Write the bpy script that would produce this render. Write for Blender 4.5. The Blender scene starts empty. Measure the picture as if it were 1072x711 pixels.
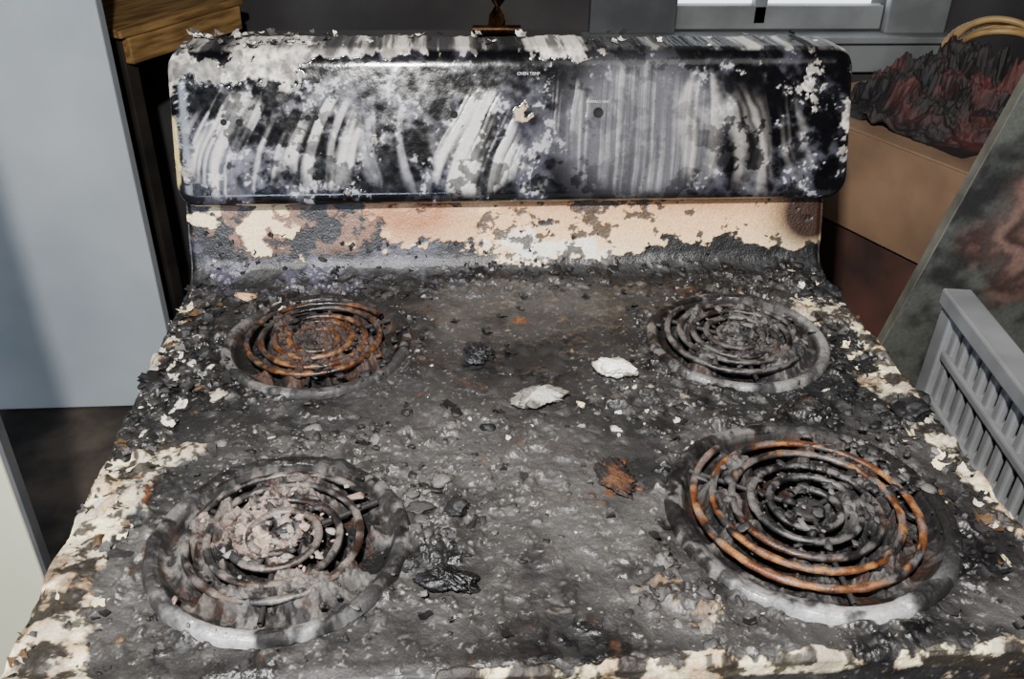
import bpy, bmesh, math, random
import numpy as np
from mathutils import Vector, Euler, Matrix
random.seed(7); RNG=np.random.default_rng(11)
Z0=0.91
# ---------------------------------------------------------------- helpers
def lin(c):
    c=np.array(c,dtype=float)/255.0
    return np.where(c<=.04045,c/12.92,((c+.055)/1.055)**2.4)
def sm(a,b,x):
    t=np.clip((x-a)/(b-a),0,1); return t*t*(3-2*t)
TAB=RNG.random((16,256,256))
def vn(x,y,s=0):
    T=TAB[s%16]; xi=np.floor(x).astype(int); yi=np.floor(y).astype(int)
    fx=x-xi; fy=y-yi; fx=fx*fx*(3-2*fx); fy=fy*fy*(3-2*fy)
    a=T[xi&255,yi&255]; b=T[(xi+1)&255,yi&255]; c=T[xi&255,(yi+1)&255]; d=T[(xi+1)&255,(yi+1)&255]
    return (a*(1-fx)+b*fx)*(1-fy)+(c*(1-fx)+d*fx)*fy
def fbm(x,y,f,s=0,o=4,g=.5):
    r=0;a=1;t=0
    for i in range(o):
        c_,s_=math.cos(i*1.1+.4),math.sin(i*1.1+.4)
        r=r+a*vn((x*c_-y*s_)*f+17.3*i,(x*s_+y*c_)*f+9.1*i,s+i); t+=a; a*=g; f*=2.03
    r=r/t
    return np.clip((r-.5)*1.5+.5,0,1)
def worley(x,y,f,s=0):
    X=x*f;Y=y*f;xi=np.floor(X).astype(int);yi=np.floor(Y).astype(int)
    best=np.full(X.shape,9.);idv=np.zeros(X.shape)
    for i in(-1,0,1):
        for j in(-1,0,1):
            a=(xi+i)&255;b=(yi+j)&255
            px=xi+i+TAB[s%16][a,b];py=yi+j+TAB[(s+1)%16][a,b]
            d=(X-px)**2+(Y-py)**2;m=d<best
            best=np.where(m,d,best);idv=np.where(m,TAB[(s+2)%16][a,b],idv)
    return np.sqrt(best),idv
def el(x,y,cx,cy,rx,ry,p=1.0):
    return np.exp(-(((x-cx)/rx)**2+((y-cy)/ry)**2)**p)
def mix(a,b,m):
    m=np.asarray(m)[...,None]; return a*(1-m)+b*m
def new_mesh(name,V,F,col=None,rgh=None,mat=None,smooth=True,parent=None):
    V=np.asarray(V,dtype=np.float32);F=np.asarray(F,dtype=np.int32)
    me=bpy.data.meshes.new(name);n=len(V);m=len(F);k=F.shape[1]
    me.vertices.add(n);me.vertices.foreach_set('co',V.ravel())
    me.loops.add(m*k);me.loops.foreach_set('vertex_index',F.ravel())
    me.polygons.add(m);me.polygons.foreach_set('loop_start',np.arange(0,m*k,k,dtype=np.int32))
    me.update(calc_edges=True)
    if smooth: me.polygons.foreach_set('use_smooth',np.ones(m,dtype=bool))
    if col is not None:
        a=me.color_attributes.new('Col','FLOAT_COLOR','POINT')
        c=np.ones((n,4),dtype=np.float32);c[:,:3]=np.asarray(col).reshape(n,3);a.data.foreach_set('color',c.ravel())
    if rgh is not None:
        a=me.attributes.new('Rgh','FLOAT','POINT');a.data.foreach_set('value',np.asarray(rgh,dtype=np.float32).ravel())
    ob=bpy.data.objects.new(name,me);bpy.context.collection.objects.link(ob)
    if mat: me.materials.append(mat)
    if parent: ob.parent=parent
    return ob
def gridF(h,w,wrap=False):
    idx=np.arange(h*w).reshape(h,w)
    if wrap: idx=np.concatenate([idx,idx[:,:1]],1)
    return np.stack([idx[:-1,:-1],idx[:-1,1:],idx[1:,1:],idx[1:,:-1]],-1).reshape(-1,4)
def empty(name,loc=(0,0,0)):
    e=bpy.data.objects.new(name,None);e.location=loc;bpy.context.collection.objects.link(e);return e
def attr_mat(name,metal=0.0,bump=.0008,fs=500,fine=.35,rmul=1.0,spec=.4,coat=0):
    m=bpy.data.materials.new(name);m.use_nodes=True;nt=m.node_tree;N=nt.nodes;L=nt.links
    b=N['Principled BSDF'];a=N.new('ShaderNodeAttribute');a.attribute_name='Col'
    r=N.new('ShaderNodeAttribute');r.attribute_name='Rgh'
    tc=N.new('ShaderNodeTexCoord')
    n=N.new('ShaderNodeTexNoise');n.inputs['Scale'].default_value=fs;n.inputs['Detail'].default_value=5
    n2=N.new('ShaderNodeTexNoise');n2.inputs['Scale'].default_value=fs*.33;n2.inputs['Detail'].default_value=4
    L.new(tc.outputs['Object'],n.inputs['Vector']);L.new(tc.outputs['Object'],n2.inputs['Vector'])
    mr=N.new('ShaderNodeMapRange');mr.inputs[1].default_value=.3;mr.inputs[2].default_value=.7
    mr.inputs[3].default_value=1-fine;mr.inputs[4].default_value=1+fine
    L.new(n.outputs['Fac'],mr.inputs[0])
    vm=N.new('ShaderNodeVectorMath');vm.operation='SCALE'
    L.new(a.outputs['Color'],vm.inputs[0]);L.new(mr.outputs[0],vm.inputs['Scale'])
    L.new(vm.outputs[0],b.inputs['Base Color'])
    mm=N.new('ShaderNodeMath');mm.operation='MULTIPLY';mm.inputs[1].default_value=rmul
    L.new(r.outputs['Fac'],mm.inputs[0]);L.new(mm.outputs[0],b.inputs['Roughness'])
    ad=N.new('ShaderNodeMath');ad.operation='ADD';L.new(n.outputs['Fac'],ad.inputs[0]);L.new(n2.outputs['Fac'],ad.inputs[1])
    bp=N.new('ShaderNodeBump');bp.inputs['Distance'].default_value=bump;bp.inputs['Strength'].default_value=.8
    L.new(ad.outputs[0],bp.inputs['Height']);L.new(bp.outputs[0],b.inputs['Normal'])
    b.inputs['Metallic'].default_value=metal;b.inputs['Specular IOR Level'].default_value=spec
    return m
def noise_mat(name,c1,c2,scale=8,rough=.7,metal=0,bump=.002,c3=None,stretch=(1,1,1),lo=.38,hi=.62):
    m=bpy.data.materials.new(name);m.use_nodes=True;nt=m.node_tree;N=nt.nodes;L=nt.links
    b=N['Principled BSDF'];tc=N.new('ShaderNodeTexCoord');mp=N.new('ShaderNodeMapping');mp.inputs['Scale'].default_value=stretch
    n=N.new('ShaderNodeTexNoise');n.inputs['Scale'].default_value=scale;n.inputs['Detail'].default_value=8
    L.new(tc.outputs['Object'],mp.inputs[0]);L.new(mp.outputs[0],n.inputs['Vector'])
    cr=N.new('ShaderNodeValToRGB');cr.color_ramp.elements[0].position=lo;cr.color_ramp.elements[1].position=hi
    cr.color_ramp.elements[0].color=(*lin(c1),1);cr.color_ramp.elements[1].color=(*lin(c2),1)
    if c3: e=cr.color_ramp.elements.new((lo+hi)/2);e.color=(*lin(c3),1)
    L.new(n.outputs['Fac'],cr.inputs[0]);L.new(cr.outputs[0],b.inputs['Base Color'])
    b.inputs['Roughness'].default_value=rough;b.inputs['Metallic'].default_value=metal
    bp=N.new('ShaderNodeBump');bp.inputs['Distance'].default_value=bump;L.new(n.outputs['Fac'],bp.inputs['Height']);L.new(bp.outputs[0],b.inputs['Normal'])
    return m
def box(name,lo,hi,mat,parent=None,bev=.004,rot=None):
    lo=Vector(lo);hi=Vector(hi);c=(lo+hi)/2;d=hi-lo
    bm=bmesh.new();bmesh.ops.create_cube(bm,size=1);bmesh.ops.scale(bm,vec=d,verts=bm.verts)
    if bev>0: bmesh.ops.bevel(bm,geom=bm.edges[:],offset=min(bev,min(d)*.45),segments=2,affect='EDGES',profile=.5)
    me=bpy.data.meshes.new(name);bm.to_mesh(me);bm.free();me.materials.append(mat)
    o=bpy.data.objects.new(name,me);bpy.context.collection.objects.link(o);o.location=c
    if rot: o.rotation_euler=rot
    if parent: o.parent=parent
    return o
def tube(path,rad,k=10,flat=1.0):
    P=np.asarray(path,float);n=len(P);T=np.gradient(P,axis=0);T/=np.linalg.norm(T,axis=1)[:,None]
    up=np.array([0,0,1.]);S=np.cross(T,up);nn=np.linalg.norm(S,axis=1)[:,None];S=np.where(nn<1e-4,np.array([1.,0,0]),S/np.maximum(nn,1e-6));U=np.cross(S,T)
    a=np.linspace(0,2*np.pi,k,endpoint=False);r=np.broadcast_to(np.asarray(rad),(n,))[:,None,None]
    V=P[:,None]+r*(np.cos(a)[None,:,None]*S[:,None]+flat*np.sin(a)[None,:,None]*U[:,None])
    return V.reshape(-1,3),gridF(n,k,True)
def join(parts):
    Vs=[];Fs=[];o=0
    for V,F in parts: Vs.append(V);Fs.append(F+o);o+=len(V)
    return np.concatenate(Vs),np.concatenate(Fs)

# ---------------------------------------------------------------- palette
BLACK=lin((10,9,10));DARK=lin((25,23,23));CHAR=lin((42,40,40));GRAY=lin((66,64,63));ASH=lin((126,122,118));PALE=lin((200,194,184))
CREAM=lin((236,220,178));PEACH=lin((226,182,132));BROWN=lin((88,64,38));PINK=lin((128,108,98));RUST=lin((96,54,26));WHITE=lin((234,230,220))
PUR=lin((66,64,76));OCH=lin((146,98,50))
BURN={'fl':(-.214,.130,.102,.079,3.7),'fr':(.213,.142,.118,.098,5),'bl':(-.217,.424,.100,.080,4.2),'br':(.229,.410,.098,.078,4.2)}

stove=empty('electric_stove')
# ---------------------------------------------------------------- cooktop + cove (one pressed sheet)
W,H=861,760
t=np.linspace(-.41,.41,W);s=np.linspace(-.03,.66,H);T,S=np.meshgrid(t,s)
dx=np.maximum(abs(T)-.38,0);ds=np.maximum(-S,0)
x=np.clip(T,-.38,.38);sc=np.maximum(S,0)
RC=.035;th=np.clip((sc-.55)/RC,0,math.radians(72));ext=np.maximum(sc-.55-RC*math.radians(72),0)
y=np.minimum(sc,.55)+RC*np.sin(th)+ext*math.cos(math.radians(72))
z=RC*(1-np.cos(th))+ext*math.sin(math.radians(72))
NX=np.zeros_like(x);NY=-np.sin(th);NZ=np.cos(th)
cx_,sy=T,S
n_lo=fbm(cx_,sy,14,0);n_md=fbm(cx_,sy,45,3);n_hi=fbm(cx_,sy,140,6);n_vh=fbm(cx_,sy,330,2,3);n_xl=fbm(cx_,sy,6,5,5)
w1,i1=worley(cx_+.004*n_md,sy,110,1);w2,i2=worley(cx_,sy+.003*n_hi,260,5);w3,i3=worley(cx_+.012*n_md,sy+.012*n_hi,62,8)
def dens_map(X,Y):
    d=.12*np.ones_like(X)
    d+=.55*el(X,Y,-.37,.35,.05,.18)+.6*el(X,Y,-.09,.15,.05,.08)+.5*el(X,Y,-.15,.27,.12,.03)+.30*el(X,Y,0,.2,.06,.09)
    d+=.5*el(X,Y,.09,.06,.05,.05)+.6*el(X,Y,.10,.30,.06,.05)+.5*el(X,Y,.3,.27,.08,.03)+.5*el(X,Y,.3,.54,.1,.03)+.6*el(X,Y,-.25,.54,.15,.03)
    d+=.4*el(X,Y,.37,.25,.02,.2)+.5*el(X,Y,0,.54,.4,.02)
    for c in BURN.values():
        r=np.hypot(X-c[0],Y-c[1]);d+=.45*np.exp(-((r-c[2]-.008)/.014)**2)
    return np.clip(d,0,1)
dens=dens_map(cx_,sy)
wallm=sm(.56,.60,sc)
crust=dens*sm(.38,.60,n_lo*.4+n_md*.6)
h=.0022*(n_lo-.5)+(.0014+.0060*dens)*(n_md-.4)*(1-wallm*.9)+(.0003+.0010*dens)*(n_hi-.5)*(1-wallm*.6)
h+=(1-wallm)*(crust*(.0022*np.maximum(0,1-w1*1.15)*i1)+(.08+dens)*.0085*np.maximum(0,i3-.38)*sm(.66,.10,w3)+(.2+.5*crust)*.0006*np.maximum(0,1-w2*1.2)*(i2>.65)*i2)
h+=(1-wallm)*.0050*sm(.56,.72,n_md*.85+n_hi*.15)*dens
edge=np.maximum(abs(T)-.372,0);h-=np.clip(edge/.008,0,1)**2*.004
h+=.0020*el(cx_,sy,0,.008,9,.006)
h=np.where((dx>0)|(ds>0),h*.4,h)
open_=np.zeros_like(h);nearb=np.zeros_like(h)
for c in BURN.values():
    r=np.hypot(cx_-c[0],sy-c[1]);o=sm(c[2]-.010,c[2]-.018,r);open_=np.maximum(open_,o);nearb=np.maximum(nearb,sm(c[2]+.05,c[2],r))
h=h*(1-open_)-open_*.034
peel=fbm(cx_,sy,26,9,5,.6);peel2=fbm(cx_+.7,sy+.3,13,2,6,.6);peel3=fbm(cx_+.2,sy*1.3+.1,44,8,6,.62)
V=np.stack([x+NX*h,y+NY*h,z+NZ*h],-1)
V[...,1]+=(-NY)*dx; V[...,2]-=NZ*dx+ds
V[...,0]+=np.sign(T)*(np.minimum(dx,.002)+(dx>0)*.002*(n_md-.5))
V[...,1]-=np.minimum(ds,.003)+(ds>0)*.004*(n_md-.4)
V[...,2]+=Z0
# colour
base=mix(np.broadcast_to(DARK,V.shape),GRAY,sm(.25,.75,n_xl*.45+n_lo*.45+n_md*.1))
col=mix(base,BLACK,.88*sm(.45,.61,fbm(cx_,sy,9,11,5)))
col=mix(col,BLACK,.82*el(cx_,sy,-.24,.43,.19,.15))
col=mix(col,BLACK,.68*el(cx_,sy,.0,.39,.16,.09)+.65*el(cx_,sy,.25,.3,.15,.06)+.4*el(cx_,sy,-.35,.3,.06,.1)+.3*el(cx_,sy,.23,.41,.14,.13))
col=mix(col,BLACK,.5*nearb*sm(.35,.6,n_md))
smooth_gray=el(cx_,sy,.03,.12,.14,.12)+.7*el(cx_,sy,-.08,.46,.05,.04)+.8*el(cx_,sy,.05,.5,.12,.05)+.5*el(cx_,sy,-.28,.25,.06,.03)
col=mix(col,lin((74,72,70)),np.clip(.6*smooth_gray,0,1)*sm(.2,.6,n_lo))
col=mix(col,PUR,np.clip(el(cx_,sy,-.22,.555,.16,.022)*sm(.3,.55,n_md),0,1)*.8)
lmp=np.clip((.08+dens)*3*np.maximum(0,i3-.38)*sm(.66,.10,w3),0,1)
col=mix(col,lin((96,93,90)),.32*lmp)
lum=crust*(i1>.8)*sm(.6,.3,w1);col=mix(col,lin((118,115,112)),.45*lum*sm(.4,.6,n_hi))
col=mix(col,lin((165,160,154)),.7*sm(.77,.85,n_vh*.8+n_hi*.2)*(.30+.65*dens)*sm(.3,.6,n_lo))
col=col*(.82+.36*n_hi[...,None])
rust=1.0*el(cx_,sy,.055,.185,.022,.020)+.8*el(cx_,sy,.004,.464,.03,.010)+.5*el(cx_,sy,-.11,.33,.02,.012)+.4*el(cx_,sy,.16,.25,.03,.01)+.4*el(cx_,sy,-.33,.16,.02,.05)
rm=sm(.45,.75,rust+(n_md-.5)*1.1);col=mix(col,mix(np.broadcast_to(BROWN,V.shape)*.5,lin((104,60,30)),sm(.3,.7,n_hi)),rm*.9)
cr=.98*el(cx_,sy,-.385,.06,.055,.16)+.70*el(cx_,sy,-.307,.247,.045,.022)+.5*el(cx_,sy,-.35,.2,.03,.05)
cr+=.98*el(cx_,sy,.385,.33,.050,.17)+.88*el(cx_,sy,.385,.13,.022,.15)+.6*el(cx_,sy,.34,.475,.03,.03)+.6*el(cx_,sy,-.008,.052,.016,.006)
cr+=.80*el(cx_,sy,.15,-.003,.28,.012,2)+.9*el(cx_,sy,-.37,.0,.05,.05)+.25*el(cx_,sy,.09,.06,.05,.03)+.38*el(cx_,sy,0,-.02,.5,.02,2)
cr+=.48*el(cx_,sy,.12,.31,.05,.012)+.42*el(cx_,sy,-.375,.42,.02,.10)+.30*el(cx_,sy,-.10,.25,.06,.03)
cm=sm(.48,.59,cr+(peel2-.5)*.9+(peel-.5)*.8+(n_hi-.5)*.18)*(1-sm(.50,.56,sc))
crc=mix(np.broadcast_to(CREAM,V.shape),OCH,.6*sm(.48,.72,n_md));crc=mix(crc,lin((150,144,134)),.6*sm(.45,.65,peel));crc=mix(crc,BROWN,.85*sm(.47,.62,peel2*.5+peel3*.5));crc=mix(crc,BLACK,.93*sm(.50,.58,n_hi*.2+peel3*.8))
col=mix(col,crc,cm)
V[...,2]+=cm*(.0014+.0036*(n_md-.3))*NZ
# cove wall colours
v=np.clip((z)/.09,0,1)
wl=mix(np.broadcast_to(CREAM,V.shape),PEACH,np.clip(1.15*el(cx_,v,-.02,.8,.28,.6)+el(cx_,v,.28,.75,.14,.5)*.8,0,1))
wl=mix(wl,lin((152,92,52)),np.clip(1.05*el(cx_,v,-.12,.80,.08,.45)*sm(.2,.5,n_md)+.8*el(cx_,v,.02,1.,.20,.25)*sm(.25,.55,n_lo)+.7*el(cx_,v,.25,.98,.13,.22),0,1)*.9)
wl=mix(wl,WHITE,.85*sm(.45,.6,el(cx_,v,.06,.30,.15,.32)*.8+(peel-.5)))
wl=mix(wl,lin((40,23,12)),np.clip(1.5*el(cx_,v,.365,.72,.045,.45)*sm(.2,.5,n_lo+.2),0,1))
bl=sm(.46,.52,1.15*sm(-.11,-.21,cx_)*.60+(peel2-.5)*.7+(peel3-.5)*.7+.22*(1-v)-.28*sm(-.33,-.37,cx_)-.12*el(cx_,v,-.3,.6,.05,.3))
wl=mix(wl,mix(np.broadcast_to(BLACK,V.shape),lin((130,94,72)),sm(.48,.60,n_md)*.75*sm(.2,.5,v)),bl)
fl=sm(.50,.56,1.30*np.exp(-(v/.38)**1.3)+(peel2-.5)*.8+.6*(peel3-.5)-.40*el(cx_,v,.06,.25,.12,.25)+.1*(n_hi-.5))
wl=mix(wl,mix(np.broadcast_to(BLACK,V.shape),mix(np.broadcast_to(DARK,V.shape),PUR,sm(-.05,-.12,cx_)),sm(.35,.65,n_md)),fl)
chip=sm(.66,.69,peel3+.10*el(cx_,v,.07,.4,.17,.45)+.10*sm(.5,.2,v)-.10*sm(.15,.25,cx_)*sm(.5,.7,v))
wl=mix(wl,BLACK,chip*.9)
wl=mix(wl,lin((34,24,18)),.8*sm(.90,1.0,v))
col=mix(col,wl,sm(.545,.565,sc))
h2=.0012*(1-bl)*(1-fl)*(1-chip)*wallm
V[...,1]+=NY*h2
rg=.62-.30*sm(.5,.62,n_hi*.4+n_md*.6)*(1-cm);rg=np.where(wallm>.5,.42,rg);rg=np.clip(rg,.28,1)
m_top=attr_mat('charred_enamel',bump=.0008,fs=480,fine=.26,spec=.55)
ob=new_mesh('cooktop',V.reshape(-1,3),gridF(H,W),col,rg,m_top,True,stove)
Hgrid=h.copy();CG=col.copy()
def ij(X,Y):
    return np.clip(((np.asarray(Y)+.03)/(.69)*(H-1)).astype(int),0,H-1),np.clip(((np.asarray(X)+.41)/.82*(W-1)).astype(int),0,W-1)
def hs(X,Y):
    i,j=ij(X,Y);return Hgrid[i,j],y[i,j],z[i,j]

# ---------------------------------------------------------------- console
pts=np.array([(.70,.088),(.66,.086),(.594,.086),(.583,.091),(.579,.101),(.632,.252),(.638,.261),(.650,.266),(.715,.262),(.728,.255),(.730,.24),(.730,.10),(.722,.09),(.70,.088)])
cl=np.r_[0,np.cumsum(np.hypot(*np.diff(pts,axis=0).T))]
HS2=520;ss=np.linspace(0,cl[-1],HS2);py_=np.interp(ss,cl,pts[:,0]);pz_=np.interp(ss,cl,pts[:,1])
k=np.ones(9)/9
def smc(a): 
    b=np.r_[a[-5:-1],a,a[1:5]];return np.convolve(b,k,'valid')
py_=smc(py_);pz_=smc(pz_)
R2=.022;a=np.linspace(0,np.pi/2,16)[1:]
xm=np.linspace(-.361,.361,820)
xs=np.r_[[-.383]*6,-(.361+R2*np.sin(a))[::-1],xm,(.361+R2*np.sin(a)),[.383]*6]
capi=np.array([.84,.6,.4,.2,.08,0])
ins=np.r_[np.zeros(6),(R2*(1-np.cos(a)))[::-1],np.zeros(820),R2*(1-np.cos(a)),np.zeros(6)]
yc,zc=.655,.176
scl=1-ins/.075*.7;e1=1-R2/.075*.7
scl[:6]=capi[::-1]*e1;scl[-6:]=capi*e1
XX,PY=np.meshgrid(xs,py_);_,PZ=np.meshgrid(xs,pz_);SC=np.broadcast_to(scl,XX.shape)
YY=yc+(PY-yc)*SC;ZZ=zc+(PZ-zc)*SC
u=XX;vv=(PZ-.1)/.155
g0=fbm(u,PZ,8,12,5);g1=fbm(u,PZ,16,1,5);g2=fbm(u,PZ,50,4,5);g3=fbm(u,PZ,150,7,4);sp=fbm(u,PZ,260,10,4)
pc=mix(np.broadcast_to(lin((8,8,10)),XX.shape+(3,)),lin((30,31,39)),sm(.4,.75,g1*.6+g2*.4))
thick=np.zeros_like(u)
hz=sm(.40,.70,g1*.40+g2*.40+g3*.2)*(.05+.60*el(u,vv,-.25,.40,.14,.42)+.42*el(u,vv,.27,.50,.09,.5)+.26*el(u,vv,-.08,.4,.1,.5))
pc=mix(pc,lin((124,123,134)),np.clip(hz,0,.8))
pc=mix(pc,lin((190,190,192)),.6*sm(.68,.78,sp*.4+g2*.6))
def streaks(uu,reg,lo,hi,f=260,cl_=(178,172,166),amt=.9,sd=3):
    global pc,thick
    stn=.55*vn(uu*f,vv*.9+5,sd)+.28*vn(uu*f*2.6,vv*1.5,sd+1)+.17*vn(uu*f*.35,vv*.9,sd+2)
    m=sm(lo,hi,stn)*sm(.25,.75,reg+(g1-.5)*.5+(g2-.5)*.3)*amt*(.85+.3*(g3-.3))
    m=np.clip(m,0,1)
    pc=mix(pc,lin(cl_),m);thick=np.maximum(thick,m)
vc=np.clip(vv,0,1.1)
wv=.010*(fbm(u,PZ,12,6,3)-.5)
regA=el(u,vv,-.315,.42,.055,.40,2)+el(u,vv,-.215,.38,.045,.34,2)
streaks(u-.060*vc**1.6+wv,regA,.40,.66,115,(184,179,174),.88,3)
regB=el(u,vv,-.055,.40,.052,.42,2)
streaks(u-.07*vc**1.5+wv,regB,.41,.64,115,(196,191,184),.9,6)
regC=el(u,vv,.135,.48,.088,.54,2.2)
pc=mix(pc,lin((84,84,88)),np.clip(regC*1.3,0,1)*.88*sm(.05,.4,g1+.1))
streaks(u-.008*vc+wv*.4,regC,.35,.9,280,(142,139,139),.6,9)
streaks(u-.008*vc+wv*.4,regC,.50,.8,150,(32,33,38),.6,13)
streaks(u-.010*vc+wv,el(u,vv,.205,.5,.030,.45,2),.30,.75,110,(178,172,164),.6,2)
streaks(u-.02*vc+wv,el(u,vv,.055,.7,.02,.25,2),.5,.7,150,(150,146,144),.45,2)
streaks(u+.05*vc+wv*3,el(u,vv,.275,.45,.06,.45,1),.42,.80,70,(168,163,157),.55,4)
streaks(u+.03*vc+wv*2,el(u,vv,-.14,.35,.05,.35,2),.50,.8,90,(150,148,154),.45,4)
pw=fbm(u,PZ,24,5,6,.62);pw2=fbm(u+.3,PZ,40,2,5,.6);pw3=fbm(u+.1,PZ,70,9,5,.6)
bw=.66*el(u,vv,-.345,.95,.042,.16)+.72*el(u,vv,-.27,.93,.036,.20)+.60*el(u,vv,-.2,1.06,.06,.06)+.5*el(u,vv,-.385,.5,.012,.6)+.50*el(u,vv,-.37,.15,.012,.12)+.22*el(u,vv,-.34,.65,.05,.3)
bw+=.38*el(u,vv,.34,.75,.05,.3)+.28*el(u,vv,.26,.85,.08,.2)+.34*el(u,vv,.30,.15,.07,.15)+.36*el(u,vv,.0,1.02,.14,.07)+.34*el(u,vv,.0,.65,.025,.25)+.45*el(u,vv,.38,.5,.012,.6)
bw+=.28*el(u,vv,-.15,.04,.2,.06)+.28*el(u,vv,0,1.07,.4,.05)+.16*el(u,vv,-.19,.6,.12,.5)
bm_=sm(.49,.55,bw+(pw-.5)*.70+(pw3-.5)*.5+(g3-.5)*.12-.025)
pc=mix(pc,mix(np.broadcast_to(lin((224,218,208)),pc.shape),lin((126,118,110)),sm(.32,.75,g3*.4+pw3*.6)),bm_*.95);thick=np.maximum(thick,bm_*1.6)
pc=mix(pc,lin((176,148,110)),.7*sm(.5,.62,.6*el(u,vv,.005,.62,.018,.22)+.6*el(u,vv,-.36,.80,.02,.12)+(pw3-.5)*.6)*bm_)
bg=sm(.59,.65,pw2+.05)*(1-regC*.7)*(1-.25*bm_);pc=mix(pc,lin((6,6,8)),bg*.85);thick*=(1-bg*.7)
topm=np.clip(sm(.262,.266,PZ)+sm(.655,.67,PY),0,1)
tc_=mix(np.broadcast_to(lin((54,52,53)),pc.shape),lin((190,184,176)),sm(.42,.60,g2*.5+pw*.5));tc_=mix(tc_,BLACK,.85*sm(.53,.61,pw2*.5+pw3*.5))
pc=mix(pc,tc_,topm)
pc=mix(pc,lin((196,178,120)),.8*sm(.5,.6,el(u,vv,-.385,.3,.012,.4)+(g2-.5)*.4))
dsp=.0006*thick+.0003*(g2-.5)+.0009*bm_*g3+.003*topm*(pw3-.4)
NYp=np.gradient(pz_);NZp=-np.gradient(py_);nl=np.hypot(NYp,NZp);NYp=-NYp/nl;NZp=-NZp/nl
YY=YY+NYp[:,None]*dsp;ZZ=ZZ+NZp[:,None]*dsp
KZ=.915
def kz(q): return np.where(q>.1,.1+(q-.1)*KZ,q)
ZZ=kz(ZZ);XX=XX*1.020+.008
rp=.15+.5*np.clip(thick,0,1)+.13*hz+.35*topm+.10*(g3-.5)
m_pan=attr_mat('sooty_gloss_enamel',bump=.00010,fs=420,fine=.12,spec=.6)
new_mesh('control_console',np.stack([XX,YY,ZZ+Z0],-1).reshape(-1,3),gridF(HS2,len(xs)),pc,np.clip(rp,.12,1),m_pan,True,stove)
m_blk=noise_mat('flat_black',(6,6,7),(18,17,17),60,.9)
TILT=math.atan2(.053,.151*KZ)
def facept(xx,zz,out=.0):
    f=(zz-.1)/(.151*KZ);yy=.579+.053*f;return Vector((xx,yy-math.cos(TILT)*out,Z0+zz+math.sin(TILT)*out))
parts=[];ro=Matrix.Rotation(math.pi/2-TILT,3,'X')
for hx,hz_,hr in((-.324,.180,.0030),(-.307,.180,.0030),(-.231,.184,.0026),(-.222,.184,.0026),(-.067,.186,.0036),(.098,.187,.0048)):
    ang=np.linspace(0,2*np.pi,20,endpoint=False);rings=[]
    for rr,oo in((hr*1.25,.0006),(hr*1.15,.0018),(hr*.95,.0018),(hr*.9,.0012),(hr*.01,.0012)):
        rings.append([tuple(facept(hx,hz_,oo)+ro@Vector((rr*math.cos(q),rr*math.sin(q),0))) for q in ang])
    parts.append((np.array(rings).reshape(-1,3),gridF(5,20,True)))
V_,F_=join(parts);new_mesh('knob_shaft_holes',V_,F_,mat=m_blk,parent=stove)  # raised discs, their black colour stands in for the dark inside holes
m_txt=noise_mat('panel_print',(150,150,150),(200,200,200),200,.7)
for tx,px_,pz2,sz in(('OVEN TEMP',.018,.226,.0048),('SURFACE UNIT',.098,.197,.0042)):
    c=bpy.data.curves.new('panel_print','FONT');c.body=tx;c.size=sz;c.align_x='CENTER';c.extrude=.0001
    o=bpy.data.objects.new('panel_print',c);bpy.context.collection.objects.link(o);c.materials.append(m_txt)
    o.location=facept(px_,pz2,.0014);o.rotation_euler=(math.pi/2-TILT,0,0);o.parent=stove

# ---------------------------------------------------------------- oven body
m_body=noise_mat('scorched_white_enamel',(60,50,38),(214,205,180),6,.45,c3=(150,130,95))
m_glass=noise_mat('oven_glass',(8,8,9),(20,18,18),10,.15)
m_steel=noise_mat('dirty_chrome',(90,86,80),(180,178,172),40,.35,.9)
box('oven_body',(-.375,.012,.06),(.375,.60,Z0-.036),m_body,stove,.006)
box('backguard_back',(-.376,.612,.5),(.376,.64,Z0+.10),m_body,stove,.003)
box('oven_door',(-.37,-.02,.27),(.37,.011,Z0-.055),m_body,stove,.008)
box('oven_window',(-.24,-.024,.40),(.24,-.0205,.72),m_glass,stove,.002)
box('storage_drawer',(-.37,-.018,.075),(.37,.011,.255),m_body,stove,.008)
box('kick_base',(-.35,.05,0),(.35,.58,.059),m_blk,stove,.002)
pth=[(-.30,-.021,.80),(-.30,-.05,.805),(-.28,-.06,.806),(0,-.062,.806),(.28,-.06,.806),(.30,-.05,.805),(.30,-.021,.80)]
V_,F_=tube(pth,.009,10);new_mesh('door_handle',V_,F_,mat=m_steel,parent=stove)

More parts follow.
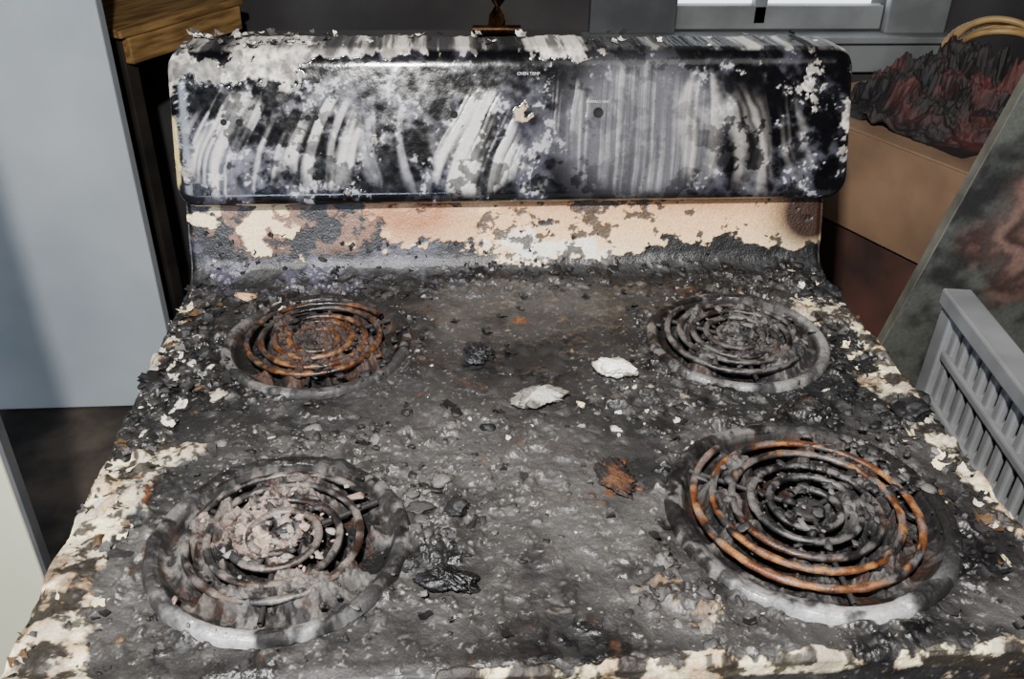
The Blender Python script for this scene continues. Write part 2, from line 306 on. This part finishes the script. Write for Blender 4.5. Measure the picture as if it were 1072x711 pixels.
# ---------------------------------------------------------------- burners
m_panm=attr_mat('burnt_drip_pan',metal=.35,bump=.0006,fs=400,fine=.25,spec=.5)
m_coil=attr_mat('burnt_coil',metal=.2,bump=.0006,fs=500,fine=.35,spec=.6)
for key,(bx,by,R,rc,nt_) in BURN.items():
    rp_=np.array([1.0,.99,.975,.95,.915,.88,.86,.84,.80,.74,.66,.55,.42,.3,.18,.08,.001])*R
    zp=np.array([-.001,.003,.0055,.0068,.0066,.0048,.001,-.003,-.007,-.010,-.012,-.013,-.014,-.014,-.014,-.014,-.014])
    r2=np.linspace(R,.001,200);z2=np.interp(r2,rp_[::-1],zp[::-1]);A=np.linspace(0,2*np.pi,680,endpoint=False)
    AA,RR=np.meshgrid(A,r2);ZP=np.broadcast_to(z2[:,None],AA.shape)
    X=bx+RR*np.cos(AA);Y=by+RR*np.sin(AA)
    q1=fbm(X,Y,40,4);q2=fbm(X,Y,130,7);q0=fbm(X,Y,20,10);wa,ia=worley(X+.003*q2,Y,150,3);wb_,ib=worley(X,Y+.003*q1,320,6)
    inner=sm(.86*R,.64*R,RR)
    fill={'fl':.58,'fr':.50,'bl':.46,'br':.66}[key]
    off_={'fl':(0,0),'fr':(.03,.03),'bl':(0,0),'br':(.0,.0)}[key]
    lump=sm(.40,.64,q0*.45+q1*.55+(fill-.5)*.5+.16*el(X,Y,bx+off_[0],by+off_[1],R*.4,R*.4)-.05*sm(.6*R,.75*R,RR))
    hh=inner*(.002+.0162*lump*(.7+.5*q1)+.0055*np.maximum(0,1-wa)*ia*(.3+lump)+.0020*np.maximum(0,1-wb_)*ib+.002*q2)
    hh+=(1-inner)*(.0022*sm(.5,.7,q1)*q2+.0026*sm(.54,.66,q0)*(.4+q2*.6))
    rim=1-sm(.90*R,.84*R,RR)
    cc=mix(np.broadcast_to(lin((112,109,107)),X.shape+(3,)),lin((52,50,50)),sm(.32,.56,q1*.6+q2*.4))
    cc=mix(cc,DARK,.92*sm(.42,.56,q2*.35+q0*.65+{'fl':.07,'fr':.05,'bl':.2,'br':.12}[key]*np.sin(AA)+.03))
    painted_glint=el(np.cos(AA),np.sin(AA),-.1,-1,.75,.3)*rim  # highlight painted into the colour along the front of the rim
    if key in('fl','fr'): cc=mix(cc,lin((200,198,198)),.9*painted_glint*sm(.75,.4,q1))
    if key=='br': cc=mix(cc,lin((170,168,164)),.6*painted_glint*sm(.7,.4,q1)+.5*rim*el(np.cos(AA),np.sin(AA),1,0,.4,.6))
    inc=mix(np.broadcast_to(BLACK,cc.shape),CHAR,.9*lump*sm(.25,.6,q1)+.03);inc=mix(inc,lin((112,109,106)),{'fl':.6,'fr':.45,'bl':.12,'br':.5}[key]*sm(.42,.66,q2)*lump)
    if key=='fl': inc=mix(inc,lin((176,154,140)),.85*sm(.40,.6,q1*.4+q2*.6)*np.clip(el(X,Y,bx+.0,by+.01,.038,.038)*1.3,0,1)*lump)
    if key=='bl': inc=mix(inc,RUST*.6,.3*sm(.5,.65,q1))
    inc=mix(inc,RUST*.7,.2*sm(.64,.72,fbm(X,Y,60,2)))
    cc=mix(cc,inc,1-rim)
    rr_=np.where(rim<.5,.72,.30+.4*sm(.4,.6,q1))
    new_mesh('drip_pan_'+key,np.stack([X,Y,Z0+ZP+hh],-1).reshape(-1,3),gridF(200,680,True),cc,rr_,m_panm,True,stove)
    ns=int(nt_*110);f=np.linspace(0,1,ns);ang=f*nt_*2*np.pi+(.6 if key in('fl','bl') else 2.2);rr=rc-.002-f*(rc-.020)
    ps=np.stack([bx+rr*np.cos(ang),by+rr*np.sin(ang),Z0+.0085+.0012*np.sin(ang*.5+bx*9)+0*rr],-1)
    wob=fbm(ps[:,0],ps[:,1],120,3)
    rad=.0032+.0009*(wob-.4)
    V_,F_=tube(ps,rad,14,.85)
    qa=fbm(V_[:,0],V_[:,1],28,5);qb=fbm(V_[:,0],V_[:,1],150,8);qc=fbm(V_[:,0],V_[:,1],320,1,3)
    V_[:,2]+=.0016*(qb-.5)+.0008*(qc-.5)
    cc=mix(np.broadcast_to(lin((26,24,24)),(len(V_),3)),lin((76,73,71)),sm(.4,.65,qb))
    if key=='bl': cc=cc*.45
    cc=mix(cc,BLACK,.8*sm(.46,.58,fbm(V_[:,0],V_[:,1],45,12)))
    rr0=np.hypot(V_[:,0]-bx,V_[:,1]-by)
    if key=='fr': ra=.95*sm(.050,.085,rr0)
    elif key=='bl': ra=.42*np.ones_like(rr0)
    else: ra=np.full_like(rr0,.10 if key=='fl' else .03)
    cc=mix(cc,mix(np.broadcast_to(RUST,cc.shape)*.9,OCH,sm(.45,.72,qb)),np.clip(sm(.46,.56,qa*.65+qc*.35+ra*.12-.06)*np.minimum(1,ra*1.5),0,1)*.9)
    cc=mix(cc,lin((110,106,103)) if key!='fl' else lin((138,128,120)),.5*sm(.56,.66,fbm(V_[:,0],V_[:,1],70,1))*(V_[:,2]>Z0+.009)*(.25 if key=='bl' else 1))
    new_mesh('coil_element_'+key,V_,F_,cc,np.clip((.20 if key=='bl' else .32)+.4*qb,0,1),m_coil,True,stove)
    pr=[]
    for q in range(3):
        an=q*2*math.pi/3+.5;p0=np.array([bx+.008*math.cos(an),by+.008*math.sin(an),Z0+.004]);p1=np.array([bx+(rc+.004)*math.cos(an),by+(rc+.004)*math.sin(an),Z0+.004])
        pr.append(tube([p0+(p1-p0)*w_ for w_ in np.linspace(0,1,8)],.0022,6,1.2))
    a_=np.linspace(0,2*np.pi,24,endpoint=False)
    med=[[ (bx+r_*math.cos(q),by+r_*math.sin(q),Z0+zz) for q in a_] for r_,zz in((.013,.002),(.013,.005),(.012,.0065),(.008,.006),(.0001,.006))]
    pr.append((np.array(med).reshape(-1,3),gridF(5,24,True)))
    V_,F_=join(pr);cc=mix(np.broadcast_to(DARK,(len(V_),3)),CHAR,fbm(V_[:,0],V_[:,1],90,2));new_mesh('coil_bracket_'+key,V_,F_,cc,np.full(len(V_),.7),m_coil,True,stove)

# ---------------------------------------------------------------- debris
def rockbase(sub,seed):
    bm=bmesh.new();bmesh.ops.create_icosphere(bm,subdivisions=sub,radius=1)
    r=np.random.default_rng(seed);Vb=np.array([v.co[:] for v in bm.verts]);Fb=np.array([[q.index for q in f_.verts] for f_ in bm.faces]);bm.free()
    Vb*=(.55+.7*r.random(len(Vb)))[:,None]
    for _ in range(3):
        d=r.normal(size=3);d/=np.linalg.norm(d);pj=Vb@d;Vb-=np.maximum(pj-.55,0)[:,None]*d
    return Vb,Fb
bases1=[rockbase(1,i) for i in range(10)];bases2=[rockbase(2,50+i) for i in range(10)];bases3=[rockbase(3,90+i) for i in range(8)]
VA=[];FA=[];CA=[];off=0
def put(Vb,Fb,p,size,colr,flat=.6,jit=.2):
    global off
    a_=random.uniform(0,6.28);ti=random.uniform(-.4,.4);sx,sy_=random.uniform(.7,1.4),random.uniform(.6,1.1)
    M=np.array(Matrix.Rotation(a_,3,'Z')@Matrix.Rotation(ti,3,'X'))
    Q=(Vb*np.array([sx,sy_,flat])*size)@M.T+np.asarray(p)
    VA.append(Q);FA.append(Fb+off);off+=len(Q)
    c=np.asarray(colr)*(1+jit*(RNG.random((len(Q),1))-.5)*2);CA.append(np.clip(c,0,1))
PAL=[(DARK,34),(BLACK,26),(CHAR,30),(GRAY,12),(lin((104,100,97)),4),(ASH,2.4),(PALE,1.8),(BROWN*.6,1.2),(PUR,2)]
cols_=[p_[0] for p_ in PAL];wt=[p_[1] for p_ in PAL]
cnt=0
while cnt<2100:
    X=random.uniform(-.378,.378);Y=random.uniform(.004,.585)
    d=float(dens_map(np.array(X),np.array(Y)))
    if random.random()>d**2+.04: continue
    inb=None
    for c in BURN.values():
        if math.hypot(X-c[0],Y-c[1])<c[2]-.016: inb=c
    if inb: continue
    sz=.0005+.0044*random.random()**4*(.4+d)
    h_,yy,zz=hs(X,Y)
    i_,j_=ij(X,Y);lc=CG[i_,j_]
    pk=random.choices(cols_,wt)[0]
    wl_=.25 if pk is PALE else .6
    put(*random.choice(bases1 if sz<.0025 else bases2),(X,yy,Z0+zz+h_-sz*.05),sz,lc*wl_+pk*(1-wl_),random.uniform(.3,.8));cnt+=1
def pile(cx0,cy0,rx,ry,n,smin,smax,colsw,zb=None,sub=None):
    for _ in range(n):
        X=random.gauss(cx0,rx*.5);Y=random.gauss(cy0,ry*.5);
        if abs(X)>.38 or Y<.002 or Y>.6: continue
        sz=smin+(smax-smin)*random.random()**2.4
        h_,yy,zz=hs(X,Y);zb_=zb if zb is not None else h_-sz*.15
        put(*random.choice(bases2 if sz>.003 else bases1),(X,yy,Z0+zz+zb_+random.random()*.0015),sz,random.choice(colsw),random.uniform(.3,.7))
G2=lin((94,91,88));PK=lin((172,148,134))
pile(-.214,.137,.05,.05,150,.0012,.0065,[PK,PINK,ASH,GRAY,lin((140,128,120)),CHAR],.008)
pile(-.214,.13,.14,.13,80,.001,.004,[GRAY,G2,CHAR,DARK],.008)
pile(.213,.15,.06,.06,90,.0012,.007,[GRAY,G2,CHAR,DARK,CHAR],.009)
pile(.28,.18,.05,.08,120,.0012,.007,[GRAY,G2,CHAR,DARK,DARK],.009)
pile(.24,.41,.08,.07,150,.0012,.006,[GRAY,G2,DARK,CHAR,DARK],.009)
pile(-.217,.42,.12,.09,120,.001,.006,[DARK,BLACK,BLACK,CHAR],.007)
pile(-.17,.41,.04,.03,20,.001,.004,[RUST*.7,BROWN*.5,DARK],.009)
pile(-.36,.40,.05,.16,220,.0015,.009,[DARK,BLACK,CHAR,CHAR,BROWN*.6,PALE])
pile(-.37,.25,.03,.12,80,.0015,.006,[DARK,BLACK,CHAR,GRAY,PALE])
pile(.34,.27,.07,.04,80,.0015,.009,[BLACK,DARK,BLACK,CHAR])
pile(.10,.30,.06,.06,60,.0015,.008,[CHAR,GRAY,G2,DARK,PALE])
pile(.36,.52,.03,.05,120,.002,.010,[BLACK,DARK,DARK,CHAR])
pile(.37,.33,.02,.2,70,.0015,.007,[PALE,ASH,GRAY,DARK,BLACK])
pile(-.16,.26,.14,.03,60,.0015,.008,[DARK,CHAR,G2,BLACK])
pile(-.09,.15,.05,.10,60,.0015,.009,[DARK,CHAR,GRAY,G2])
pile(0,.16,.14,.2,30,.0012,.004,[DARK,GRAY,PALE,BLACK,G2])
pile(-.25,.50,.12,.04,20,.0012,.005,[PALE,ASH,CREAM])
pile(-.10,.28,.10,.08,20,.0012,.004,[PALE,ASH,G2])
pile(.09,.06,.06,.06,40,.0015,.007,[GRAY,CHAR,lin((104,96,86))])
pile(0,.56,.6,.03,200,.0012,.006,[BLACK,DARK,BLACK,CHAR])
pile(.055,.195,.03,.03,36,.001,.005,[RUST*.7,BROWN*.5,DARK,BLACK])
pile(-.35,.03,.05,.05,60,.0012,.005,[BROWN,BLACK,DARK,GRAY])
for X,Y,sz,c,fl_ in((-.105,.166,.012,CHAR,.5),(-.075,.155,.010,DARK,.5),(-.12,.30,.007,DARK,.6),(-.145,.255,.008,G2,.8),(-.30,.33,.011,lin((176,164,146)),.6),
    (.36,.27,.016,BLACK,.5),(.33,.28,.013,DARK,.5),(.10,.37,.010,DARK,.5),(-.27,.50,.010,PALE,.6),(-.31,.53,.012,lin((190,150,110)),.6),(-.16,.535,.009,BLACK,.5),(-.13,.53,.008,BLACK,.5),(-.10,.535,.007,BLACK,.6),
    (.37,.52,.016,BLACK,.7),(.35,.545,.013,DARK,.7),(.02,.31,.005,PALE,.6),(.045,.30,.005,CREAM,.6),(-.33,.41,.012,DARK,.7),(-.355,.46,.014,DARK,.7),(-.37,.36,.013,BLACK,.7),(.08,.09,.009,G2,.6),(.06,.05,.010,GRAY,.5),(.10,.03,.010,lin((108,100,92)),.5)):
    h_,yy,zz=hs(X,Y);put(*random.choice(bases3),(X,yy,Z0+zz+h_+sz*fl_*.2),sz,c,fl_,.15)
def flake(p,size,colr,nrm='z'):
    global off
    n=5;g=np.linspace(-1,1,n);A_,B_=np.meshgrid(g,g);A_=A_+.25*RNG.normal(size=A_.shape)*.6;B_=B_+.25*RNG.normal(size=B_.shape)*.6
    C_=random.uniform(.1,.6)*(A_**2)+random.uniform(-.2,.3)*B_;Q=np.stack([A_*random.uniform(.6,1.3),B_*.7,C_],-1).reshape(-1,3)*size
    M=np.array(Matrix.Rotation(random.uniform(0,6.28),3,'Z')@Matrix.Rotation(random.uniform(-.4,.4),3,'Y'))
    if nrm=='y': M=np.array(Matrix.Rotation(math.radians(72),3,'X'))@M
    Q=Q@M.T+np.asarray(p);F4=gridF(n,n);F3=np.concatenate([F4[:,[0,1,2]],F4[:,[0,2,3]]])
    VA.append(Q);FA.append(F3+off);off+=len(Q);CA.append(np.broadcast_to(np.clip(np.asarray(colr)*random.uniform(.7,1.2),0,1),(len(Q),3)))
for _ in range(400):
    X=random.choice([random.uniform(-.378,-.33),random.uniform(.32,.378),random.uniform(-.37,.37)]);Y=random.uniform(.01,.56)
    if any(math.hypot(X-c[0],Y-c[1])<c[2]-.012 for c in BURN.values()): continue
    h_,yy,zz=hs(X,Y);edgex=abs(X)>.33
    flake((X,yy,Z0+zz+h_+.0005),random.uniform(.0015,.0070),random.choice([CREAM,PALE,DARK,BROWN,GRAY,BLACK,CHAR] if edgex else [DARK,BLACK,CHAR,DARK,BLACK]))
for _ in range(70):
    X=random.uniform(-.375,.375);Y=random.uniform(.575,.625)
    if X>.1 and random.random()<.7: continue
    h_,yy,zz=hs(X,Y);flake((X,yy-.0015,Z0+zz),random.uniform(.001,.0045),random.choice([DARK,BLACK,BLACK]),'y')
for _ in range(110):
    X=random.uniform(-.37,.37) if random.random()<.4 else random.uniform(-.37,-.2);Y=random.uniform(.645,.72)
    flake((X,Y,Z0+.2525),random.uniform(.002,.006),random.choice([PALE,ASH,WHITE,GRAY,DARK]))
m_deb=attr_mat('char_and_ash',bump=.0006,fs=700,fine=.4,spec=.5)
VV=np.concatenate(VA);FF=np.concatenate(FA);CC=np.concatenate(CA)
new_mesh('burnt_debris',VV,FF,CC,np.full(len(VV),.6),m_deb,False)
def chunk(name,X,Y,sz,sxyz,rz,c1,c2,rough=.8,crinkle=.4,fr=3,smooth=True,c3=None):
    bm=bmesh.new();bmesh.ops.create_icosphere(bm,subdivisions=5,radius=1);Vb=np.array([v.co[:] for v in bm.verts]);Fb=np.array([[q.index for q in f_.verts] for f_ in bm.faces]);bm.free()
    r=np.random.default_rng(int(X*1000)&255)
    for _ in range(9):
        d=r.normal(size=3);d/=np.linalg.norm(d);pj=Vb@d;Vb-=np.maximum(pj-r.uniform(.5,.8),0)[:,None]*d
    q=fbm(Vb[:,0]+Vb[:,2]*.8,Vb[:,1]-Vb[:,2]*.6,fr,4,5,.62);Vb*=(1.05-crinkle/2+crinkle*q)[:,None];Vb*=np.array(sxyz)*sz
    Vb=Vb@np.array(Matrix.Rotation(rz,3,'Z')).T;h_,yy,zz=hs(X,Y)
    cc=mix(np.broadcast_to(c1,Vb.shape),c2,sm(.5,.7,q))
    if c3 is not None: cc=mix(cc,c3,sm(.45,.58,fbm(Vb[:,0],Vb[:,1],90,6)))
    Vb+=np.array([X,Y,Z0+h_-Vb[:,2].min()-.001])
    new_mesh(name,Vb,Fb,cc,np.full(len(Vb),rough),m_deb,smooth)
chunk('plaster_chunk',.088,.346,.022,(1.0,.62,.50),-.45,lin((240,236,226)),lin((150,138,122)),.8,.75,2.4)
chunk('plaster_chunk.001',.006,.310,.023,(1.05,.66,.34),.15,lin((176,172,164)),lin((70,66,62)),.8,.8,3,True,lin((110,104,98)))
chunk('charred_wood_fragment',-.083,.080,.021,(1.1,.55,.34),-.3,lin((7,7,8)),lin((30,29,30)),.4,1.0,3.2,False)
chunk('charred_wood_fragment.001',-.047,.388,.018,(.8,1.0,.42),.5,lin((14,14,16)),lin((38,38,42)),.5,1.0,3,False)
chunk('rusty_clinker',.058,.192,.018,(.9,1.15,.30),.4,lin((80,50,28)),lin((36,25,18)),.7,1.0,4,False,lin((24,20,18)))

# ---------------------------------------------------------------- room
m_wall=noise_mat('sooty_wall',(54,52,52),(80,78,78),2.5,.85)
m_floor=noise_mat('dirty_floor',(34,30,26),(96,84,74),5,.8,c3=(62,54,48))
m_ceil=noise_mat('ceiling_soot',(60,58,56),(90,88,86),2,.9)
box('floor',(-3,-2.6,-.1),(2.2,2.6,0),m_floor,None,0)
box('ceiling',(-3,-2.6,2.5),(2.2,2.6,2.6),m_ceil,None,0)
box('wall_left',(-3.1,-2.6,0),(-3,2.6,2.5),m_wall,None,0)
box('wall_right',(2.2,-2.6,0),(2.3,2.6,2.5),m_wall,None,0)
box('wall_front',(-3,-2.7,0),(2.2,-2.6,2.5),m_wall,None,0)
wb=empty('wall_back')
wy0,wy1=2.4,2.5
wx0,wx1,wz0,wz1=.62,1.27,.78,1.75
box('wall_below_window',(-3,wy0,0),(2.2,wy1,wz0),m_wall,wb,0);box('wall_above_window',(-3,wy0,wz1),(2.2,wy1,2.5),m_wall,wb,0)
box('wall_beside_window_a',(-3,wy0,wz0),(wx0,wy1,wz1),m_wall,wb,0);box('wall_beside_window_b',(wx1,wy0,wz0),(2.2,wy1,wz1),m_wall,wb,0)
m_trim=noise_mat('window_paint',(120,122,122),(150,152,152),5,.5)
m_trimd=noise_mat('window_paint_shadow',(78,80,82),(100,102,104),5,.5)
win=empty('window_1')
box('casing_bottom',(.36,2.355,.66),(1.46,2.399,.755),m_trim,win);box('sill',(.34,2.32,.755),(1.48,2.399,.775),m_trim,win)
box('casing_side_a',(.36,2.365,.775),(.62,2.399,1.85),m_trimd,win);box('casing_side_b',(1.27,2.365,.775),(1.46,2.399,1.85),m_trim,win)
box('casing_top',(.36,2.365,1.76),(1.46,2.398,1.87),m_trim,win)
box('mullion',(.865,2.40,.795),(.905,2.44,1.75),m_trim,win)
box('sash_bottom',(.62,2.40,.78),(1.27,2.44,.850),m_trim,win);box('meeting_rail',(.62,2.40,1.25),(1.27,2.44,1.29),m_trim,win)
m_door=noise_mat('pale_door_paint',(172,182,190),(206,212,217),1.5,.45,bump=.0004)
dr=empty('door_1')
box('slab',(-1.60,1.60,.005),(-.785,1.64,2.02),m_door,dr,.004,None)
box('hinge_stile',(-1.66,1.58,0),(-1.605,1.66,2.08),m_trimd,dr,.004)
m_cream=noise_mat('cream_door_paint',(214,212,184),(232,230,206),2,.5,bump=.0004)
cd=empty('cabinet_door')
box('slab',(-1.06,.544,.002),(-.652,.566,1.95),m_cream,cd,.003);box('edge_strip',(-.651,.546,.002),(-.645,.566,1.95),m_trimd,cd,.001)
m_wood=noise_mat('yellow_pine',(112,84,48),(168,134,84),9,.55,stretch=(1,8,8))
m_dwood=noise_mat('dark_wood',(24,20,17),(44,38,32),9,.7)  # shade put into the colour, so the table legs sink into the dark
wt_=empty('wooden_table')
L_=Vector((-.63,2.14,0))-Vector((-.80,1.82,0));an=math.atan2(L_.y,L_.x);c0=Vector((-.715,1.98,.87))
box('table_apron',(c0.x-.2,c0.y-.012,.84),(c0.x+.2,c0.y+.012,.90),m_wood,wt_,.003,(0,0,an))
nrm=Vector((-math.sin(an),math.cos(an)));cc0=Vector((c0.x,c0.y))+nrm*.22
box('table_top',(cc0.x-.22,cc0.y-.23,.901),(cc0.x+.22,cc0.y+.23,.92),m_wood,wt_,.004,(0,0,an))
for k_ in(-.18,.18):
    for j_ in(.035,.40):
        q=Vector((c0.x,c0.y))+Vector((math.cos(an),math.sin(an)))*k_+nrm*j_
        box('table_leg',(q.x-.02,q.y-.02,0),(q.x+.02,q.y+.02,.90),m_dwood,wt_,.004,(0,0,an))
m_brass=noise_mat('tarnished_brass',(60,40,24),(120,84,50),30,.4,.7)
V_,F_=tube([(.08,2.39,.80),(.08,2.36,.80),(.08,2.33,.81),(.08,2.32,.84),(.08,2.32,.90),(.08,2.32,1.0)],.022,14)
V2,F2=tube([(.01,2.32,.80),(.15,2.32,.80)],.012,10);V_,F_=join([(V_,F_),(V2,F2)]);new_mesh('water_pipe',V_,F_,mat=m_brass)
m_card=noise_mat('cardboard',(96,74,56),(124,98,74),6,.85);m_card2=noise_mat('scorched_red_carton',(40,24,20),(80,48,38),6,.8)
def carton(name,cx0,cy0,zb,zt,dx_,dy_,rz,mat):
    e=empty(name,(cx0,cy0,0));e.rotation_euler=(0,0,rz);t_=.005
    def b(n,lo,hi,m=mat): box(n,lo,hi,m,e,.001)
    b('side_a',(-dx_/2,-dy_/2,zb),(-dx_/2+t_,dy_/2,zt-t_));b('side_b',(dx_/2-t_,-dy_/2,zb),(dx_/2,dy_/2,zt-t_))
    b('side_c',(-dx_/2+t_,-dy_/2,zb),(dx_/2-t_,-dy_/2+t_,zt-t_));b('side_d',(-dx_/2+t_,dy_/2-t_,zb),(dx_/2-t_,dy_/2,zt-t_))
    b('bottom',(-dx_/2+t_,-dy_/2+t_,zb),(dx_/2-t_,dy_/2-t_,zb+t_))
    b('flap_a',(-dx_/2,-dy_/2,zt-t_+.0005),(-.002,dy_/2,zt));b('flap_b',(.002,-dy_/2,zt-t_+.0005),(dx_/2,dy_/2,zt))
    return e
rz=math.radians(24.6)
carton('cardboard_box',.793,1.122,.752,.925,.38,.43,rz,m_card)
carton('scorched_carton',.793,1.122,.40,.749,.36,.41,rz,m_card2)
carton('scorched_carton.001',.793,1.122,.002,.397,.40,.44,rz,m_card2)
# crumpled charred cloth: one draped, folded sheet lying on the box
gx,gy=np.meshgrid(np.linspace(-1,1,260),np.linspace(-1,1,260))
rr_=np.sqrt(gx**2+gy**2)*(1+.25*(fbm(gx+3,gy+3,2.2,4,4)-.5)*2)
f1=fbm(gx+5+.3*fbm(gx+2,gy+2,3,1,3),gy+5,3.2,7,5,.55);f2=fbm(gx+8,gy+4,7,2,5,.6)
rid=1-np.abs(f1-.5)*3.2;rid=np.clip(rid,0,1)
hz2=sm(1.0,.55,rr_)*(.022+.052*rid+.030*f2)*(.75+.5*sm(-.6,.6,gx))
lx=gx*.165*(1-.12*sm(.7,1,rr_))+.012*(f2-.5);ly=gy*.185*(1-.12*sm(.7,1,rr_))+.012*(f1-.5)
ca,sa=math.cos(rz),math.sin(rz)
Vc=np.stack([.793+lx*ca-ly*sa,1.110+lx*sa+ly*ca,.9265+hz2],-1)
m_cl=noise_mat('charred_red_cloth',(9,7,7),(80,36,31),9,.75,c3=(24,16,16),lo=.38,hi=.70)
new_mesh('charred_cloth_heap',Vc.reshape(-1,3),gridF(260,260),mat=m_cl,smooth=True)
m_hose=noise_mat('yellowed_hose',(104,80,48),(150,122,78),20,.5)
pr=[]
for i,(r_0,zz_) in enumerate(((.088,.0),(.077,.008),(.066,.014),(.089,.016),(.078,.024))):
    a_=np.linspace(0,2*np.pi,60);pr.append(tube(np.stack([.0+r_0*np.cos(a_),r_0*np.sin(a_)*.95,zz_+.006*np.sin(a_*2+i)],-1),.0062,8))
V_,F_=join(pr);hc=new_mesh('hose_coil',V_,F_,mat=m_hose);hc.location=(.935,1.225,.995);hc.rotation_euler=(math.radians(30),math.radians(-14),math.radians(-20))
def paint_board():
    w,h_=.50,1.22;nx,nz=200,400
    A_,B_=np.meshgrid(np.linspace(0,w,nx),np.linspace(0,h_,nz))
    q1=fbm(A_,B_,7,3,6,.6);q2=fbm(A_,B_,40,6)
    c=mix(np.broadcast_to(lin((34,35,34)),A_.shape+(3,)),lin((74,76,72)),sm(.3,.7,q1*.6+q2*.4))
    for rx,rz_,R_ in((.13,.86,.10),(.34,.74,.07),(.28,1.08,.06)):
        r=np.hypot(A_-rx,(B_-rz_))/R_;an_=np.arctan2(B_-rz_,A_-rx)
        pet=.5+.5*np.sin(r*9+an_*2.0+5*q2);rose=mix(np.broadcast_to(lin((60,42,38)),c.shape),lin((118,90,80)),pet)
        c=mix(c,rose,sm(1.1,.6,r+.15*np.sin(an_*5)+.5*(q1-.5))*.75)
    V_=np.stack([A_,np.zeros_like(A_),B_],-1).reshape(-1,3);F_=gridF(nz,nx)
    return new_mesh('painted_face',V_,F_,c,np.full(V_.shape[0],.5),attr_mat('old_paint',bump=.0002,fs=200,fine=.2),True)
bd=empty('rose_painting');pf=paint_board();pf.parent=bd;pf.location=(0,-.0015,0)
m_edge=noise_mat('board_edge',(60,58,52),(100,98,88),12,.7)
box('backing_board',(0,0,0),(.50,.018,1.22),m_edge,bd,.001)
bd.location=(.385,.675,.10);bd.rotation_euler=(0,math.radians(14),math.radians(-2))
m_pl=noise_mat('grey_plastic',(96,97,98),(124,125,126),8,.5,bump=.0004)
sp_=empty('slatted_plastic_shelf')
def bx_(n,lo,hi,rot=None): return box(n,lo,hi,m_pl,sp_,.003,rot)
hL,hT=.60,.895
bx_('top_rail',(-.018,0,hT-.022),(.018,hL,hT));bx_('bottom_rail',(-.012,0,0),(.012,hL,.03))
bx_('end_rail_a',(-.012,0,.03),(.012,.03,hT-.022));bx_('end_rail_b',(-.012,hL-.03,.03),(.012,hL,hT-.022))
for zz in(.30,.55,.68,.745,.81): bx_('mid_rail',(-.010,.03,zz),(.010,hL-.03,zz+.012))
for i in range(20):
    yy=.042+i*.027;bx_('slat',(-.005,yy,.035),(.005,yy+.014,hT-.024))
box('gap_shade_sheet',(.020,.01,.02),(.026,hL-.01,hT-.03),m_dwood,sp_,.001)  # dark sheet added so the gaps between slats read as shade
sp_.location=(.462,-.05,0);sp_.rotation_euler=(0,math.radians(1.5),math.radians(-6))

# ---------------------------------------------------------------- lights
def area(name,loc,tgt,size,power,colr,sy_=None):
    l=bpy.data.lights.new(name,'AREA');l.size=size;l.energy=power;l.color=colr
    if sy_: l.shape='RECTANGLE';l.size_y=sy_
    o=bpy.data.objects.new(name,l);bpy.context.collection.objects.link(o);o.location=loc
    o.rotation_euler=(Vector(tgt)-Vector(loc)).to_track_quat('-Z','Y').to_euler();return o
area('flash_lamp',(-.20,-.50,1.96),(0,.35,.95),.06,56,(1,.97,.94))
area('daylight_from_left',(-1.9,-1.6,2.1),(-.7,1.0,.6),1.0,38,(.78,.88,1.0))
area('daylight_behind',(-.62,-2.45,1.50),(-.1,.5,1.0),.9,24,(.66,.78,1.0),.45)
area('overhead_fill',(.6,-.6,2.4),(.1,.4,.9),.8,3,(1,.96,.9))  # weak soft fill added overhead, not a fixture of the room
w=bpy.data.worlds.new('World');bpy.context.scene.world=w;w.use_nodes=True
w.node_tree.nodes['Background'].inputs[0].default_value=(.85,.93,1,1);w.node_tree.nodes['Background'].inputs[1].default_value=3.0
# ---------------------------------------------------------------- camera
cam=bpy.data.cameras.new('camera');co=bpy.data.objects.new('camera',cam);bpy.context.collection.objects.link(co)
cam.sensor_width=36;cam.lens=36*950/1072;cam.clip_start=.02
co.location=(-.078,-.40,1.421)
Rm=Matrix.Rotation(math.radians(-4.6),3,'Z')@Matrix.Rotation(math.radians(90-31.7),3,'X')@Matrix.Rotation(math.radians(1.0),3,'Z')
co.rotation_euler=Rm.to_euler()
bpy.context.scene.camera=co
